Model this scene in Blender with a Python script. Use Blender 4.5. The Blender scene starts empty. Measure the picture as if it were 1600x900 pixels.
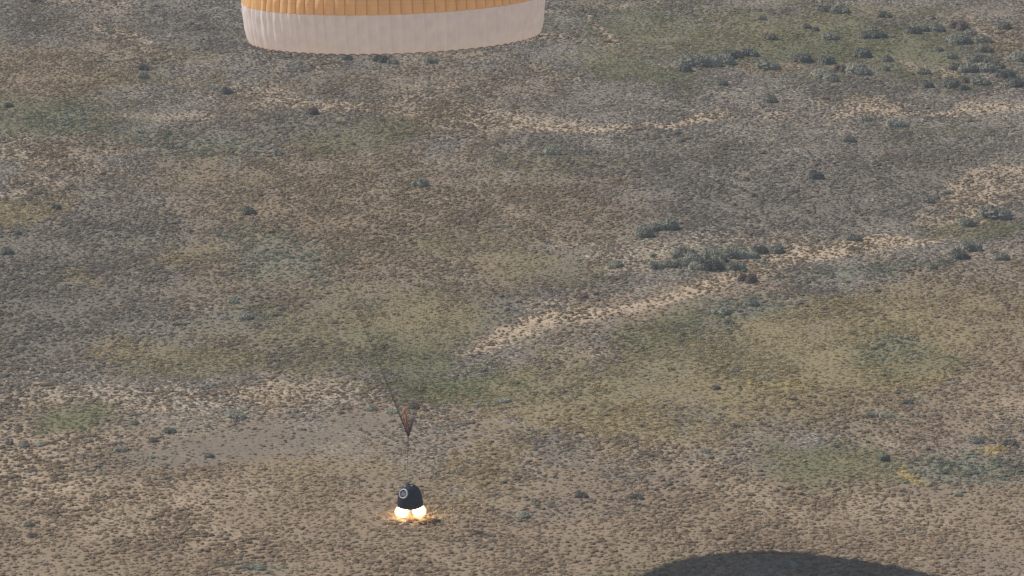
import bpy, math, random
import numpy as np
from mathutils import Vector

# ------------------------------------------------------------------ camera, sky, sun, exposure
sc = bpy.context.scene
W, H = 1600.0, 900.0
F = 8500.0                                   # focal length in photo pixels
P0 = math.radians(13.1)                      # dip of the camera axis
D = 480.0
PG = P0 + math.atan(360.0 / F)
CAM = np.array([160.0 / F * D * math.cos(PG - P0), -D * math.cos(PG), D * math.sin(PG)])
cd = bpy.data.cameras.new('camera')
cam = bpy.data.objects.new('camera', cd)
sc.collection.objects.link(cam)
cam.location = CAM
cam.rotation_euler = (math.pi / 2 - P0, 0, 0)
cd.sensor_width = 36.0
cd.lens = 36.0 * F / W
cd.clip_start = 1.0
cd.clip_end = 60000.0
sc.camera = cam

SUN_EL = math.radians(45.3)
SUN_AZ = math.radians(-50.9)                 # clockwise from +Y (away from the camera); negative = left
sdir = Vector((math.sin(SUN_AZ) * math.cos(SUN_EL), math.cos(SUN_AZ) * math.cos(SUN_EL), math.sin(SUN_EL)))
world = bpy.data.worlds.new('World')
sc.world = world
world.use_nodes = True
wn = world.node_tree
bg = wn.nodes['Background']
sky = wn.nodes.new('ShaderNodeTexSky')
sky.sky_type = 'NISHITA'
sky.sun_disc = False
sky.sun_elevation = SUN_EL
sky.sun_rotation = SUN_AZ
sky.dust_density = .6
wn.links.new(sky.outputs[0], bg.inputs[0])
bg.inputs[1].default_value = 0.064
sl = bpy.data.lights.new('sun', 'SUN')
sl.energy = 3.1
sl.angle = math.radians(0.53)
sl.color = (1.0, 0.95, 0.88)
so = bpy.data.objects.new('sun', sl)
sc.collection.objects.link(so)
so.rotation_euler = sdir.to_track_quat('Z', 'Y').to_euler()
so.location = sdir * 300
sc.view_settings.view_transform = 'Standard'
sc.view_settings.look = 'None'
sc.view_settings.exposure = 0.85
sc.view_settings.gamma = 1.0
sc.cycles.volume_step_rate = 1.0
sc.cycles.max_bounces = 8
sc.cycles.transparent_max_bounces = 12

# ------------------------------------------------------------------ helpers
cP, sP = math.cos(P0), math.sin(P0)

def w2p(X, Y, Z=0.0):
    """world -> photo pixel"""
    dx, dy, dz = X - CAM[0], Y - CAM[1], Z - CAM[2]
    zf = dy * cP - dz * sP
    up = dy * sP + dz * cP
    return W / 2 + F * dx / zf, H / 2 - F * up / zf, zf

def at(px, py, Z=0.0):
    """point of the level Z seen at a photo pixel"""
    a, b = (px - W / 2) / F, -(py - H / 2) / F
    d = np.array([a, cP + b * sP, -sP + b * cP])
    t = (Z - CAM[2]) / d[2]
    q = CAM + d * t
    return q[0], q[1], t

def h2(ix, iy, seed):
    n = (ix.astype(np.int64) * 374761393 + iy.astype(np.int64) * 668265263 + seed * 1442695041) & 0xffffffff
    n = ((n ^ (n >> 13)) * 1274126177) & 0xffffffff
    return ((n ^ (n >> 16)) & 0xffffff) / float(0xffffff)

def vnoise(x, y, seed=0):
    ix, iy = np.floor(x), np.floor(y)
    fx, fy = x - ix, y - iy
    fx, fy = fx * fx * (3 - 2 * fx), fy * fy * (3 - 2 * fy)
    a, b = h2(ix, iy, seed), h2(ix + 1, iy, seed)
    c, d = h2(ix, iy + 1, seed), h2(ix + 1, iy + 1, seed)
    return (a * (1 - fx) + b * fx) * (1 - fy) + (c * (1 - fx) + d * fx) * fy

def fbm(x, y, seed=0, octv=4, gain=0.5):
    s, a, t = 0.0, 1.0, 0.0
    for k in range(octv):
        s = s + a * vnoise(x * 2 ** k + 17.3 * k, y * 2 ** k - 9.1 * k, seed + 31 * k)
        t += a
        a *= gain
    return s / t

def sstep(a, b, x):
    t = np.clip((x - a) / (b - a), 0, 1)
    return t * t * (3 - 2 * t)

def tag(o, label=None, cat=None, group=None, kind=None):
    if label: o['label'] = label
    if cat: o['category'] = cat
    if group: o['group'] = group
    if kind: o['kind'] = kind
    return o

def mesh_from(name, V, Fc, mats=(), smooth=False, midx=None):
    me = bpy.data.meshes.new(name)
    me.from_pydata([tuple(v) for v in V], [], [tuple(f) for f in Fc])
    for m in mats: me.materials.append(m)
    if midx is not None: me.polygons.foreach_set('material_index', midx)
    if smooth: me.polygons.foreach_set('use_smooth', [True] * len(me.polygons))
    me.update()
    return me

def link(name, me, parent=None, loc=None):
    o = bpy.data.objects.new(name, me)
    sc.collection.objects.link(o)
    if parent: o.parent = parent
    if loc is not None: o.location = loc
    return o

def mat(name, col=(.5, .5, .5), rough=.8, spec=.2, metal=0.0):
    m = bpy.data.materials.new(name)
    m.use_nodes = True
    b = m.node_tree.nodes['Principled BSDF']
    b.inputs['Base Color'].default_value = (*col, 1)
    b.inputs['Roughness'].default_value = rough
    b.inputs['Specular IOR Level'].default_value = spec
    b.inputs['Metallic'].default_value = metal
    return m, m.node_tree, b

def math_node(nt, op, a, b=None, c=None):
    n = nt.nodes.new('ShaderNodeMath'); n.operation = op
    for i, v in enumerate((a, b, c)):
        if v is None: continue
        if isinstance(v, (int, float)): n.inputs[i].default_value = v
        else: nt.links.new(v, n.inputs[i])
    return n.outputs[0]

def mixc(nt, fac, a, b, mode='MIX'):
    n = nt.nodes.new('ShaderNodeMix'); n.data_type = 'RGBA'; n.blend_type = mode
    for i, v in ((0, fac), (6, a), (7, b)):
        if isinstance(v, (int, float)): n.inputs[i].default_value = v
        elif isinstance(v, tuple): n.inputs[i].default_value = (*v, 1)
        else: nt.links.new(v, n.inputs[i])
    return n.outputs[2]

def noise_node(nt, scale, detail=3, vec=None, rough=.55):
    n = nt.nodes.new('ShaderNodeTexNoise')
    n.inputs['Scale'].default_value = scale
    n.inputs['Detail'].default_value = detail
    n.inputs['Roughness'].default_value = rough
    if vec is not None: nt.links.new(vec, n.inputs['Vector'])
    return n.outputs['Fac']

def ramp(nt, fac, p0, p1, v0=0.0, v1=1.0):
    n = nt.nodes.new('ShaderNodeMapRange')
    nt.links.new(fac, n.inputs[0])
    n.inputs[1].default_value, n.inputs[2].default_value = p0, p1
    n.inputs[3].default_value, n.inputs[4].default_value = v0, v1
    return n.outputs[0]

# ------------------------------------------------------------------ air
HZ = 8200.0
hb = bpy.data.meshes.new('haze')
hv = [(x * HZ, y * HZ, z) for z in (-3.0, 150.0) for y in (-1, 1) for x in (-1, 1)]
hb.from_pydata(hv, [], [(0, 2, 3, 1), (4, 5, 7, 6), (0, 1, 5, 4), (2, 6, 7, 3), (0, 4, 6, 2), (1, 3, 7, 5)])
hm = bpy.data.materials.new('haze'); hm.use_nodes = True
hm.node_tree.nodes.remove(hm.node_tree.nodes['Principled BSDF'])
pv = hm.node_tree.nodes.new('ShaderNodeVolumePrincipled')
pv.inputs['Color'].default_value = (.92, .95, 1.0, 1)
pv.inputs['Density'].default_value = .00011
pv.inputs['Anisotropy'].default_value = 0.0
hm.node_tree.links.new(pv.outputs[0], hm.node_tree.nodes['Material Output'].inputs['Volume'])
hb.materials.append(hm)
tag(link('haze', hb), kind='stuff', label='thin pale haze between the camera and the steppe', cat='haze')

# ------------------------------------------------------------------ plant cover map of the steppe
# cover kinds:        soil colour            plant colours                                   plants/m2  radius m     height
KIND = {
 'grey':  dict(soil=(0.407, 0.348, 0.262), cols=[(0.173, 0.15, 0.12), (0.161, 0.145, 0.12), (0.19, 0.158, 0.12)], dens=7.5, r=(.11, .25), h=.60, cov=.74, gate=.45),
 'dark':  dict(soil=(0.278, 0.234, 0.172),  cols=[(0.157, 0.134, 0.104), (0.14, 0.128, 0.105), (0.177, 0.143, 0.104)], dens=7.2, r=(.12, .29), h=.60, cov=.78, gate=.35),
 'brown': dict(soil=(0.242, 0.186, 0.123), cols=[(0.263, 0.196, 0.13), (0.235, 0.175, 0.115), (0.283, 0.213, 0.136)], dens=5.0, r=(.15, .32), h=.60, cov=.58, gate=.3),
 'rust':  dict(soil=(0.248, 0.189, 0.123), cols=[(0.234, 0.171, 0.106), (0.206, 0.154, 0.0988), (0.224, 0.176, 0.106)], dens=6.2, r=(.14, .30), h=.68, cov=.65, gate=.35),
 'straw': dict(soil=(0.252, 0.201, 0.113), cols=[(0.294, 0.233, 0.124), (0.266, 0.208, 0.113), (0.252, 0.208, 0.111)], dens=7.0, r=(.15, .31), h=.5, cov=.85, gate=.15),
 'yell':  dict(soil=(0.318, 0.25, 0.121),   cols=[(0.415, 0.324, 0.13), (0.347, 0.268, 0.121)], dens=6.5, r=(.15, .34), h=.8, cov=.8, gate=.2),
 'olive': dict(soil=(0.187, 0.162, 0.0994),  cols=[(0.222, 0.188, 0.108), (0.2, 0.175, 0.103), (0.244, 0.2, 0.111)], dens=7.0, r=(.15, .31), h=.5, cov=.85, gate=.15),
 'green': dict(soil=(0.142, 0.129, 0.0759), cols=[(0.159, 0.153, 0.0798), (0.142, 0.144, 0.0758), (0.183, 0.169, 0.0845)], dens=7.2, r=(.15, .30), h=.5, cov=.9, gate=.15),
 'blue':  dict(soil=(0.193, 0.176, 0.125),  cols=[(0.183, 0.185, 0.134), (0.164, 0.171, 0.125), (0.207, 0.202, 0.14)], dens=6.0, r=(.16, .38), h=.7, cov=.8, gate=.3),
 'sand':  dict(soil=(0.397, 0.313, 0.218),  cols=[(0.261, 0.198, 0.125), (0.231, 0.178, 0.117)], dens=4.4, r=(.14, .31), h=.7, cov=.28, gate=.45),
 'mud':   dict(soil=(0.177, 0.145, 0.113),  cols=[(0.172, 0.143, 0.111), (0.205, 0.167, 0.123)], dens=2.6, r=(.10, .24), h=.6, cov=.5, gate=.3),
}
KN = list(KIND)
# painted in order: kind, centre x, y, half width, half height (photo pixels carried onto the ground), slant, strength
PAT = [
 ('brown', 300, 860, 900, 210, 0, 1), ('brown', 1300, 830, 900, 130, 0, 1),
 ('rust', 560, 330, 330, 130, 6, 0.9), ('rust', 330, 440, 260, 70, 0, 0.6), ('dark', 130, 400, 210, 110, 0, 0.85),
 ('dark', 130, 520, 260, 60, 0, 0.8), ('dark', 90, 40, 260, 40, 0, 0.5), ('dark', 290, 35, 90, 40, 0, 0.6),
 ('rust', 60, 120, 150, 45, 8, 0.95), ('rust', 180, 95, 140, 30, 0, 0.6), ('straw', 230, 130, 90, 20, 0, 0.5),
 ('green', 90, 178, 130, 30, 2, 0.76), ('blue', 110, 182, 50, 16, 0, 0.48), ('sand', 60, 238, 140, 16, 0, 0.55), ('rust', 150, 225, 150, 18, 0, 0.6),
 ('blue', 290, 222, 130, 22, 3, 0.64), ('green', 540, 210, 140, 24, -4, 0.6), ('dark', 430, 195, 120, 22, 0, 0.7), ('green', 850, 260, 90, 20, 0, 0.4),
 ('straw', 30, 325, 70, 26, -12, 0.85), ('straw', 280, 395, 80, 22, 0, 0.6), ('straw', 150, 440, 40, 14, 0, 0.5),
 ('blue', 430, 400, 90, 48, 0, 0.6), ('olive', 700, 380, 90, 24, 0, 0.6), ('straw', 790, 405, 80, 22, 0, 0.55), ('olive', 860, 420, 90, 26, 0, 0.6),
 ('rust', 900, 330, 130, 60, 0, 0.7), ('straw', 300, 90, 60, 10, 0, 0.4),
 ('olive', 560, 520, 260, 66, -4, 0.9), ('straw', 640, 490, 110, 30, 0, 0.6), ('green', 640, 560, 100, 48, 0, 0.64), ('straw', 190, 545, 70, 20, 0, 0.7),
 ('olive', 300, 570, 150, 26, 0, 0.85), ('olive', 310, 562, 60, 8, 0, 0.23), ('blue', 380, 505, 60, 14, 0, 0.4), ('dark', 420, 470, 70, 14, 0, 0.6),
 ('sand', 200, 625, 260, 24, 0, 0.45), ('sand', 470, 612, 140, 22, -2, 0.45), ('sand', 60, 690, 160, 30, 0, 0.5), ('brown', 620, 640, 200, 20, 0, 0.7),
 ('dark', 580, 585, 60, 14, 0, 0.7), ('green', 740, 605, 130, 24, 2, 0.72), ('dark', 830, 625, 70, 16, 4, 0.7),
 ('green', 132, 655, 82, 21, 0, 0.8), ('green', 150, 640, 50, 12, 0, 0.48),
 ('mud', 420, 682, 210, 30, -9, 0.88), ('mud', 260, 715, 120, 18, -6, 0.75), ('mud', 570, 655, 90, 18, 0, 0.7), ('mud', 610, 690, 150, 22, -6, 0.53),
 ('mud', 180, 752, 90, 10, -4, 0.26), ('sand', 200, 800, 220, 45, 10, 0.42), ('sand', 60, 740, 90, 35, 0, 0.5), ('sand', 330, 760, 120, 25, 0, 0.35), ('straw', 560, 730, 180, 22, -3, 0.5), ('straw', 760, 740, 90, 50, -20, 0.5),
 ('mud', 600, 745, 110, 16, 0, 0.4), ('blue', 400, 885, 45, 10, 0, 0.64), ('dark', 880, 800, 180, 20, 0, 0.45), ('mud', 560, 800, 60, 20, 0, 0.26), ('mud', 500, 840, 60, 14, 0, 0.31),
 ('green', 735, 603, 120, 20, 3, .95), ('dark', 1180, 330, 330, 45, 0, .45), ('dark', 1420, 240, 240, 30, 0, .4), ('dark', 1000, 150, 120, 20, 0, .4),
 ('sand', 1545, 300, 70, 34, -30, .75), ('sand', 1560, 160, 60, 14, 0, .5),
 # right half
 ('rust', 1530, 480, 240, 90, -6, 0.8), ('brown', 1060, 470, 200, 40, -12, 0.7),
 ('straw', 1240, 570, 420, 95, -8, 0.95), ('straw', 930, 650, 150, 42, 6, 0.9), ('brown', 1540, 620, 140, 75, -30, 0.85), ('rust', 1380, 650, 160, 40, 0, 0.5),
 ('olive', 960, 580, 200, 42, -8, 0.6), ('green', 1040, 520, 110, 28, -10, 0.64), ('olive', 1140, 560, 130, 40, 0, 0.5), ('green', 1420, 560, 90, 26, 8, 0.56), ('blue', 1400, 548, 50, 12, 0, 0.4),
 ('yell', 1225, 600, 60, 9, 0, 0.2), ('yell', 1450, 592, 60, 9, -6, 0.25), ('yell', 920, 588, 60, 9, 0, 0.16), ('straw', 1290, 490, 110, 30, -20, 0.9),
 ('dark', 1120, 520, 60, 10, 0, 0.4), ('green', 1265, 725, 140, 42, 0, 0.8), ('yell', 1210, 716, 45, 6, 8, 0.27), ('yell', 1300, 718, 30, 5, 0, 0.18), ('olive', 1370, 735, 60, 22, 0, 0.8),
 ('blue', 1520, 738, 130, 30, 3, 0.8), ('yell', 1425, 748, 24, 9, 30, 0.9), ('yell', 1553, 711, 22, 7, 0, 0.9), ('sand', 1150, 700, 60, 10, 20, 0.3), ('mud', 1480, 700, 120, 12, 0, 0.44),
 ('mud', 1430, 775, 80, 10, 0, 0.44), ('mud', 960, 770, 130, 24, 0, 0.44), ('dark', 1010, 745, 90, 12, 10, 0.6), ('dark', 870, 700, 60, 22, 20, 0.6),
 ('sand', 1150, 780, 120, 40, 20, 0.35), ('sand', 1400, 800, 140, 35, 20, 0.4), ('sand', 960, 685, 100, 22, 15, 0.35), ('sand', 1560, 640, 60, 30, 0, 0.35), ('mud', 1560, 880, 120, 25, 0, 0.44), ('olive', 1010, 890, 50, 16, 0, 0.6),
 # pale strip running up to the right
 ('sand', 740, 542, 40, 8, -20, 0.6), ('sand', 800, 525, 71.25, 17.05, -18, 0.9), ('sand', 880, 500, 85.5, 13.95, -10, 0.95), ('sand', 990, 482, 85.5, 10.85, -10, 0.95), ('sand', 1180, 428, 120, 11.25, -14, 0.9), ('sand', 1320, 388, 140, 10, -9, 0.95), ('sand', 1080, 458, 85.5, 11.625, -16, 0.9),
 ('sand', 1180, 425, 85.5, 18.6, -14, 0.85), ('sand', 1290, 395, 104.5, 15.5, -8, 0.85), ('sand', 1400, 375, 76, 11.625, -6, 0.95), ('sand', 1520, 315, 60, 40, -30, 0.8), ('sand', 1590, 280, 70, 30, 0, 0.7),
 ('sand', 1130, 385, 180, 20, 0, 0.32), ('sand', 960, 400, 90, 25, 0, 0.35), ('blue', 1110, 410, 105, 26, 0, 0.6), ('dark', 1230, 440, 70, 12, -10, 0.5),
 ('blue', 1380, 418, 110, 14, -8, 0.56), ('blue', 1140, 485, 70, 20, 0, 0.56), ('green', 1540, 352, 90, 16, -4, 0.68), ('dark', 1250, 455, 60, 10, -10, 0.6), ('blue', 1300, 430, 90, 8, -8, 0.32),
 # top right
 ('dark', 1250, 280, 420, 70, 0, 0.35), ('green', 1260, 68, 330, 48, 4, 0.8), ('olive', 1130, 50, 190, 26, -8, 0.7), ('green', 1000, 112, 110, 26, 10, 0.76), ('olive', 960, 88, 60, 14, 0, 0.5), ('olive', 1380, 20, 140, 12, 0, 0.6),
 ('sand', 1215, 100, 80, 9, 0, 0.7), ('rust', 1215, 104, 60, 8, 0, 0.6), ('sand', 1480, 100, 90, 9, 4, 0.55), ('sand', 1530, 55, 60, 14, 20, 0.5), ('rust', 1590, 75, 50, 20, 0, 0.7),
 ('sand', 1350, 166, 65, 12, 0, 0.75), ('sand', 1570, 165, 70, 18, 0, 0.7), ('sand', 1080, 183, 110, 5, -3, 0.8), ('sand', 940, 198, 100, 5, -5, 0.8), ('sand', 1400, 178, 220, 4, -1, 0.55),
 ('sand', 760, 188, 160, 15, 2, 0.75), ('rust', 640, 185, 120, 14, 0, 0.5), ('sand', 600, 178, 70, 10, 0, 0.35), ('sand', 500, 165, 70, 16, 10, 0.55), ('sand', 940, 42, 36, 6, 38, 0.9), ('sand', 195, 60, 40, 8, 30, 0.6), ('mud', 1530, 28, 90, 8, 0, 0.53),
 ('sand', 460, 140, 60, 20, 40, 0.35), ('sand', 880, 205, 60, 4, 0, 0.8), ('green', 1480, 205, 130, 12, 0, 0.28), ('sand', 1000, 8, 60, 6, 0, 0.3),
]

def cover(X, Y):
    """weights of every cover kind at ground points"""
    px, py, _ = w2p(X, Y)
    wx = (fbm(X / 9, Y / 18, 5, 4) - .5)
    wy = (fbm(X / 9, Y / 18, 77, 4) - .5)
    fx = (fbm(X / 1.6, Y / 3.2, 91, 3) - .5)
    fy = (fbm(X / 1.6, Y / 3.2, 97, 3) - .5)
    px = px + wx * 90 + fx * 40
    py = py + wy * 34 + fy * 14
    Wt = np.zeros((len(KN),) + px.shape)
    Wt[KN.index('grey')] = 1.0
    def lay(kind, a):
        nonlocal Wt
        Wt *= (1 - a)
        Wt[KN.index(kind)] += a
    # general mottling, also beyond the frame
    lay('dark', sstep(.50, .68, fbm(X / 14, Y / 26, 11)) * .75)
    calm = 1 - .8 * sstep(850, 1000, px) * sstep(460, 360, py)
    lay('rust', sstep(.55, .70, fbm(X / 11, Y / 20, 12)) * .40 * calm)
    lay('sand', sstep(.60, .72, fbm(X / 7, Y / 9, 13)) * .40 * calm)
    out = sstep(1650, 1800, px) + sstep(50, 150, -px) + sstep(950, 1010, py) + sstep(30, 70, -py)
    out = np.clip(out, 0, 1)
    lay('straw', out * sstep(.50, .62, fbm(X / 25, Y / 40, 14)) * .8)
    lay('green', out * sstep(.56, .66, fbm(X / 25, Y / 40, 15)) * .8)
    mod = fbm(X / 4.5, Y / 9.0, 21, 4)
    mod2 = fbm(X / 1.2, Y / 2.0, 23, 2)
    for i, (k, cx, cy, rx, ry, sl_, st) in enumerate(PAT):
        s = math.radians(sl_)
        dx, dy = px - cx, py - cy
        # slant runs in image sense: positive goes down to the right
        dyy = dy - dx * math.tan(s) if abs(sl_) < 45 else dy
        d = np.sqrt((dx / rx) ** 2 + (dyy / ry) ** 2)
        soft = (.32, .20)[k == 'sand'] if ry > 8 else .15
        a = st * sstep(1.02 + soft, .72 - soft, d + (mod - .5) * 1.0 + (mod2 - .5) * .5)
        sel = a > 0
        if sel.any(): lay(k, a)
    return Wt

# ------------------------------------------------------------------ ground sheet
def axis(lo, hi, step, far):
    core = np.arange(lo, hi + step / 2, step)
    left, right, d, x0, x1 = [], [], step * 1.6, lo, core[-1]
    while x1 < far:
        x0 -= d; x1 += d
        left.append(x0); right.append(x1)
        d *= 1.45
    return np.array(left[::-1] + list(core) + right)

gx = axis(-75, 95, .55, 4000)
gy = axis(-95, 330, .7, 4000)
GX, GY = np.meshgrid(gx, gy)
core = (np.abs(GX - 10) < 100) & (GY > -120) & (GY < 360)

def relief(X, Y):
    fade = sstep(3, 12, np.hypot(X, Y))
    return (fbm(X / 22, Y / 22, 301, 2) - .5) * .5 * fade

GZ = relief(GX, GY)
Wt = cover(GX, GY)
soil = np.tensordot(np.array([KIND[k]['soil'] for k in KN]).T, Wt, axes=(1, 0))
soil = np.moveaxis(soil, 0, -1)
j = 1 + (fbm(GX / 1.1, GY / 1.1, 44, 2) - .5) * .28
soil = soil * j[..., None]
ny, nx = GX.shape
me = bpy.data.meshes.new('ground')
V = np.stack([GX, GY, GZ], -1).reshape(-1, 3)
idx = np.arange(nx * ny).reshape(ny, nx)
Fq = np.stack([idx[:-1, :-1], idx[:-1, 1:], idx[1:, 1:], idx[1:, :-1]], -1).reshape(-1, 4)
me.vertices.add(len(V)); me.vertices.foreach_set('co', V.ravel())
me.loops.add(Fq.size); me.loops.foreach_set('vertex_index', Fq.ravel().astype(np.int32))
me.polygons.add(len(Fq))
me.polygons.foreach_set('loop_start', (np.arange(len(Fq)) * 4).astype(np.int32))
me.polygons.foreach_set('loop_total', np.full(len(Fq), 4, np.int32))
me.polygons.foreach_set('use_smooth', np.ones(len(Fq), bool))
me.update(calc_edges=True)
lit = np.moveaxis(np.tensordot(np.array([np.mean(KIND[k]['cols'], 0) * .82 for k in KN]).T, Wt, axes=(1, 0)), 0, -1)
cov = np.tensordot(np.array([KIND[k]['cov'] for k in KN]), Wt, axes=(0, 0))
cl_ = me.attributes.new('litter', 'FLOAT_COLOR', 'POINT')
cl_.data.foreach_set('color', np.concatenate([lit.reshape(-1, 3), np.ones((len(V), 1))], 1).ravel().astype(np.float32))
cv_ = me.attributes.new('cover', 'FLOAT', 'POINT')
cv_.data.foreach_set('value', cov.ravel().astype(np.float32))
ca = me.attributes.new('soil', 'FLOAT_COLOR', 'POINT')
ca.data.foreach_set('color', np.concatenate([soil.reshape(-1, 3), np.ones((len(V), 1))], 1).ravel().astype(np.float32))

gm, nt, bs = mat('steppe_soil', rough=.95, spec=.1)
an = nt.nodes.new('ShaderNodeAttribute'); an.attribute_name = 'soil'
geo = nt.nodes.new('ShaderNodeNewGeometry').outputs['Position']
n1 = noise_node(nt, 2.2, 4, geo); n2 = noise_node(nt, 9.0, 3, geo); n3 = noise_node(nt, .35, 3, geo)
c = mixc(nt, 1.0, an.outputs['Color'], mixc(nt, ramp(nt, n1, .3, .7), (.72, .70, .67), (1.14, 1.13, 1.12)), 'MULTIPLY')
c = mixc(nt, 1.0, c, mixc(nt, ramp(nt, n2, .35, .65), (.80, .80, .80), (1.12, 1.12, 1.12)), 'MULTIPLY')
c = mixc(nt, 1.0, c, mixc(nt, ramp(nt, n3, .3, .7), (.93, .92, .92), (1.07, 1.05, 1.03)), 'MULTIPLY')
al = nt.nodes.new('ShaderNodeAttribute'); al.attribute_name = 'litter'
av = nt.nodes.new('ShaderNodeAttribute'); av.attribute_name = 'cover'
nl = noise_node(nt, 2.6, 5, geo, .62)
thr = ramp(nt, av.outputs['Fac'], 0, 1, .68, .33)
dd = math_node(nt, 'SUBTRACT', nl, thr)
c = mixc(nt, ramp(nt, dd, -.02, .03), c, mixc(nt, 1.0, al.outputs['Color'], mixc(nt, ramp(nt, n2, .3, .7), (.72, .72, .73), (1.2, 1.2, 1.18)), 'MULTIPLY'))
nt.links.new(c, bs.inputs['Base Color'])
bp = nt.nodes.new('ShaderNodeBump'); bp.inputs['Distance'].default_value = .12; bp.inputs['Strength'].default_value = .8
nt.links.new(noise_node(nt, 3.0, 4, geo), bp.inputs['Height']); nt.links.new(bp.outputs[0], bs.inputs['Normal'])
me.materials.append(gm)
ground = link('ground', me)
tag(ground, kind='structure')

# ------------------------------------------------------------------ plant meshes
def plant_mesh(name, seed, n, leaf, spread=1.0, tall=1.0, upright=.5, shell=.45, material=None, lumps=1, flat=.0, body=0.0, rings=5, segs=9):
    """a cloud of small leaf faces filling a dome of radius 1"""
    r = np.random.default_rng(seed)
    cen = [(0, 0, 1.0)] if lumps == 1 else [(r.uniform(-.52, .52), r.uniform(-.52, .52), r.uniform(.42, .66)) for _ in range(lumps)]
    V, Fc = [], []
    if body:                                                  # the dense twiggy inside of the plant
        for cx, cy, cr in cen:
            b = len(V)
            for a in range(rings):
                e = math.pi / 2 * a / rings - .04
                for q in range(segs):
                    th = 2 * math.pi * (q + .5 * (a % 2) + r.uniform(-.18, .18)) / segs
                    rad = cr * body * r.uniform(.80, 1.14)
                    V.append(np.array([cx + math.cos(th) * math.cos(e) * rad, cy + math.sin(th) * math.cos(e) * rad, math.sin(e) * rad * tall]))
            V.append(np.array([cx + r.uniform(-.1, .1) * cr, cy + r.uniform(-.1, .1) * cr, cr * body * tall * r.uniform(.9, 1.05)]))
            for a in range(rings - 1):
                for q in range(segs):
                    p_, q_ = b + a * segs + q, b + a * segs + (q + 1) % segs
                    if (a % 2) == 0: Fc += [(p_, q_, p_ + segs), (q_, q_ + segs, p_ + segs)]
                    else: Fc += [(p_, q_, q_ + segs), (p_, q_ + segs, p_ + segs)]
            for q in range(segs):
                Fc.append((b + (rings - 1) * segs + q, b + (rings - 1) * segs + (q + 1) % segs, b + rings * segs))
    for i in range(n):
        cx, cy, cr = cen[i % len(cen)]
        th = r.uniform(0, 2 * math.pi)
        el = math.asin(r.uniform(0, 1))
        rad = cr * (shell + (1 - shell) * r.uniform(0, 1) ** .6) * r.uniform(.8, 1.12)
        p = np.array([cx + math.cos(th) * math.cos(el) * rad, cy + math.sin(th) * math.cos(el) * rad, math.sin(el) * rad * tall])
        up = np.array([math.cos(th) * math.cos(el), math.sin(th) * math.cos(el), math.sin(el) + upright])
        nr = up / np.linalg.norm(up)
        if r.uniform() < flat:
            nn = nr + r.normal(0, .28, 3)
            up = np.cross(nn, r.normal(0, 1, 3)); up /= np.linalg.norm(up)
            sd = np.cross(nn, up); sd /= np.linalg.norm(sd)
        else:
            up += r.normal(0, .45, 3); up /= np.linalg.norm(up)
            sd = np.cross(up, r.normal(0, 1, 3)); sd /= np.linalg.norm(sd)
        L = leaf * r.uniform(.6, 1.5); w = leaf * r.uniform(.35, .7)
        b = len(V)
        V += [p - up * L * .5 - sd * w * .4, p - up * L * .5 + sd * w * .4, p + up * L * .25 + sd * w * .6, p + up * L * .6, p + up * L * .2 - sd * w * .6]
        Fc.append((b, b + 1, b + 2, b + 3, b + 4))
    V = [(v[0], v[1], max(v[2], -.02)) for v in V]
    return mesh_from(name, V, Fc, [material] if material else [])

pm, nt, bs = mat('low_plants', rough=.9, spec=.1)
ai = nt.nodes.new('ShaderNodeAttribute'); ai.attribute_type = 'INSTANCER'; ai.attribute_name = 'tint'
oi = nt.nodes.new('ShaderNodeNewGeometry')
lv = mixc(nt, 1.0, ai.outputs['Color'], mixc(nt, oi.outputs['Random Per Island'], (.72, .72, .72), (1.3, 1.3, 1.28)), 'MULTIPLY')
df = nt.nodes.new('ShaderNodeBsdfDiffuse'); tr = nt.nodes.new('ShaderNodeBsdfTranslucent'); mx = nt.nodes.new('ShaderNodeMixShader')
nt.links.new(lv, df.inputs[0]); nt.links.new(lv, tr.inputs[0]); mx.inputs[0].default_value = .30
nt.links.new(df.outputs[0], mx.inputs[1]); nt.links.new(tr.outputs[0], mx.inputs[2])
nt.links.new(mx.outputs[0], nt.nodes['Material Output'].inputs[0])

tuft_col = bpy.data.collections.new('tuft_sources')          # sources only, never linked to the scene
for k in range(6):
    o = bpy.data.objects.new('tuft', plant_mesh('tuft', 100 + k, 16, .30, tall=1.0, upright=.9, shell=.85, flat=.3, body=.95, rings=4, segs=9, material=pm))
    tuft_col.objects.link(o)
for k in range(6):
    o = bpy.data.objects.new('tuft_grassy', plant_mesh('tuft_grassy', 200 + k, 44, .40, tall=.9, upright=1.0, shell=.45, flat=.55, material=pm))
    tuft_col.objects.link(o)

def scatter_tree():
    ng = bpy.data.node_groups.new('scatter', 'GeometryNodeTree')
    ng.interface.new_socket('Geometry', in_out='INPUT', socket_type='NodeSocketGeometry')
    ng.interface.new_socket('Geometry', in_out='OUTPUT', socket_type='NodeSocketGeometry')
    N = ng.nodes.new
    gi, go = N('NodeGroupInput'), N('NodeGroupOutput')
    ci = N('GeometryNodeCollectionInfo'); ci.inputs['Collection'].default_value = tuft_col
    ci.inputs['Separate Children'].default_value = True; ci.inputs['Reset Children'].default_value = True
    ip = N('GeometryNodeInstanceOnPoints'); ip.inputs['Pick Instance'].default_value = True
    def na(t, nm):
        a = N('GeometryNodeInputNamedAttribute'); a.data_type = t; a.inputs['Name'].default_value = nm
        return a.outputs['Attribute']
    L = ng.links.new
    L(gi.outputs[0], ip.inputs['Points']); L(ci.outputs[0], ip.inputs['Instance'])
    L(na('INT', 'pick'), ip.inputs['Instance Index'])
    L(na('FLOAT_VECTOR', 'size'), ip.inputs['Scale'])
    e2r = N('FunctionNodeEulerToRotation'); L(na('FLOAT_VECTOR', 'turn'), e2r.inputs[0]); L(e2r.outputs[0], ip.inputs['Rotation'])
    L(ip.outputs[0], go.inputs[0])
    return ng
SC = scatter_tree()

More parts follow.
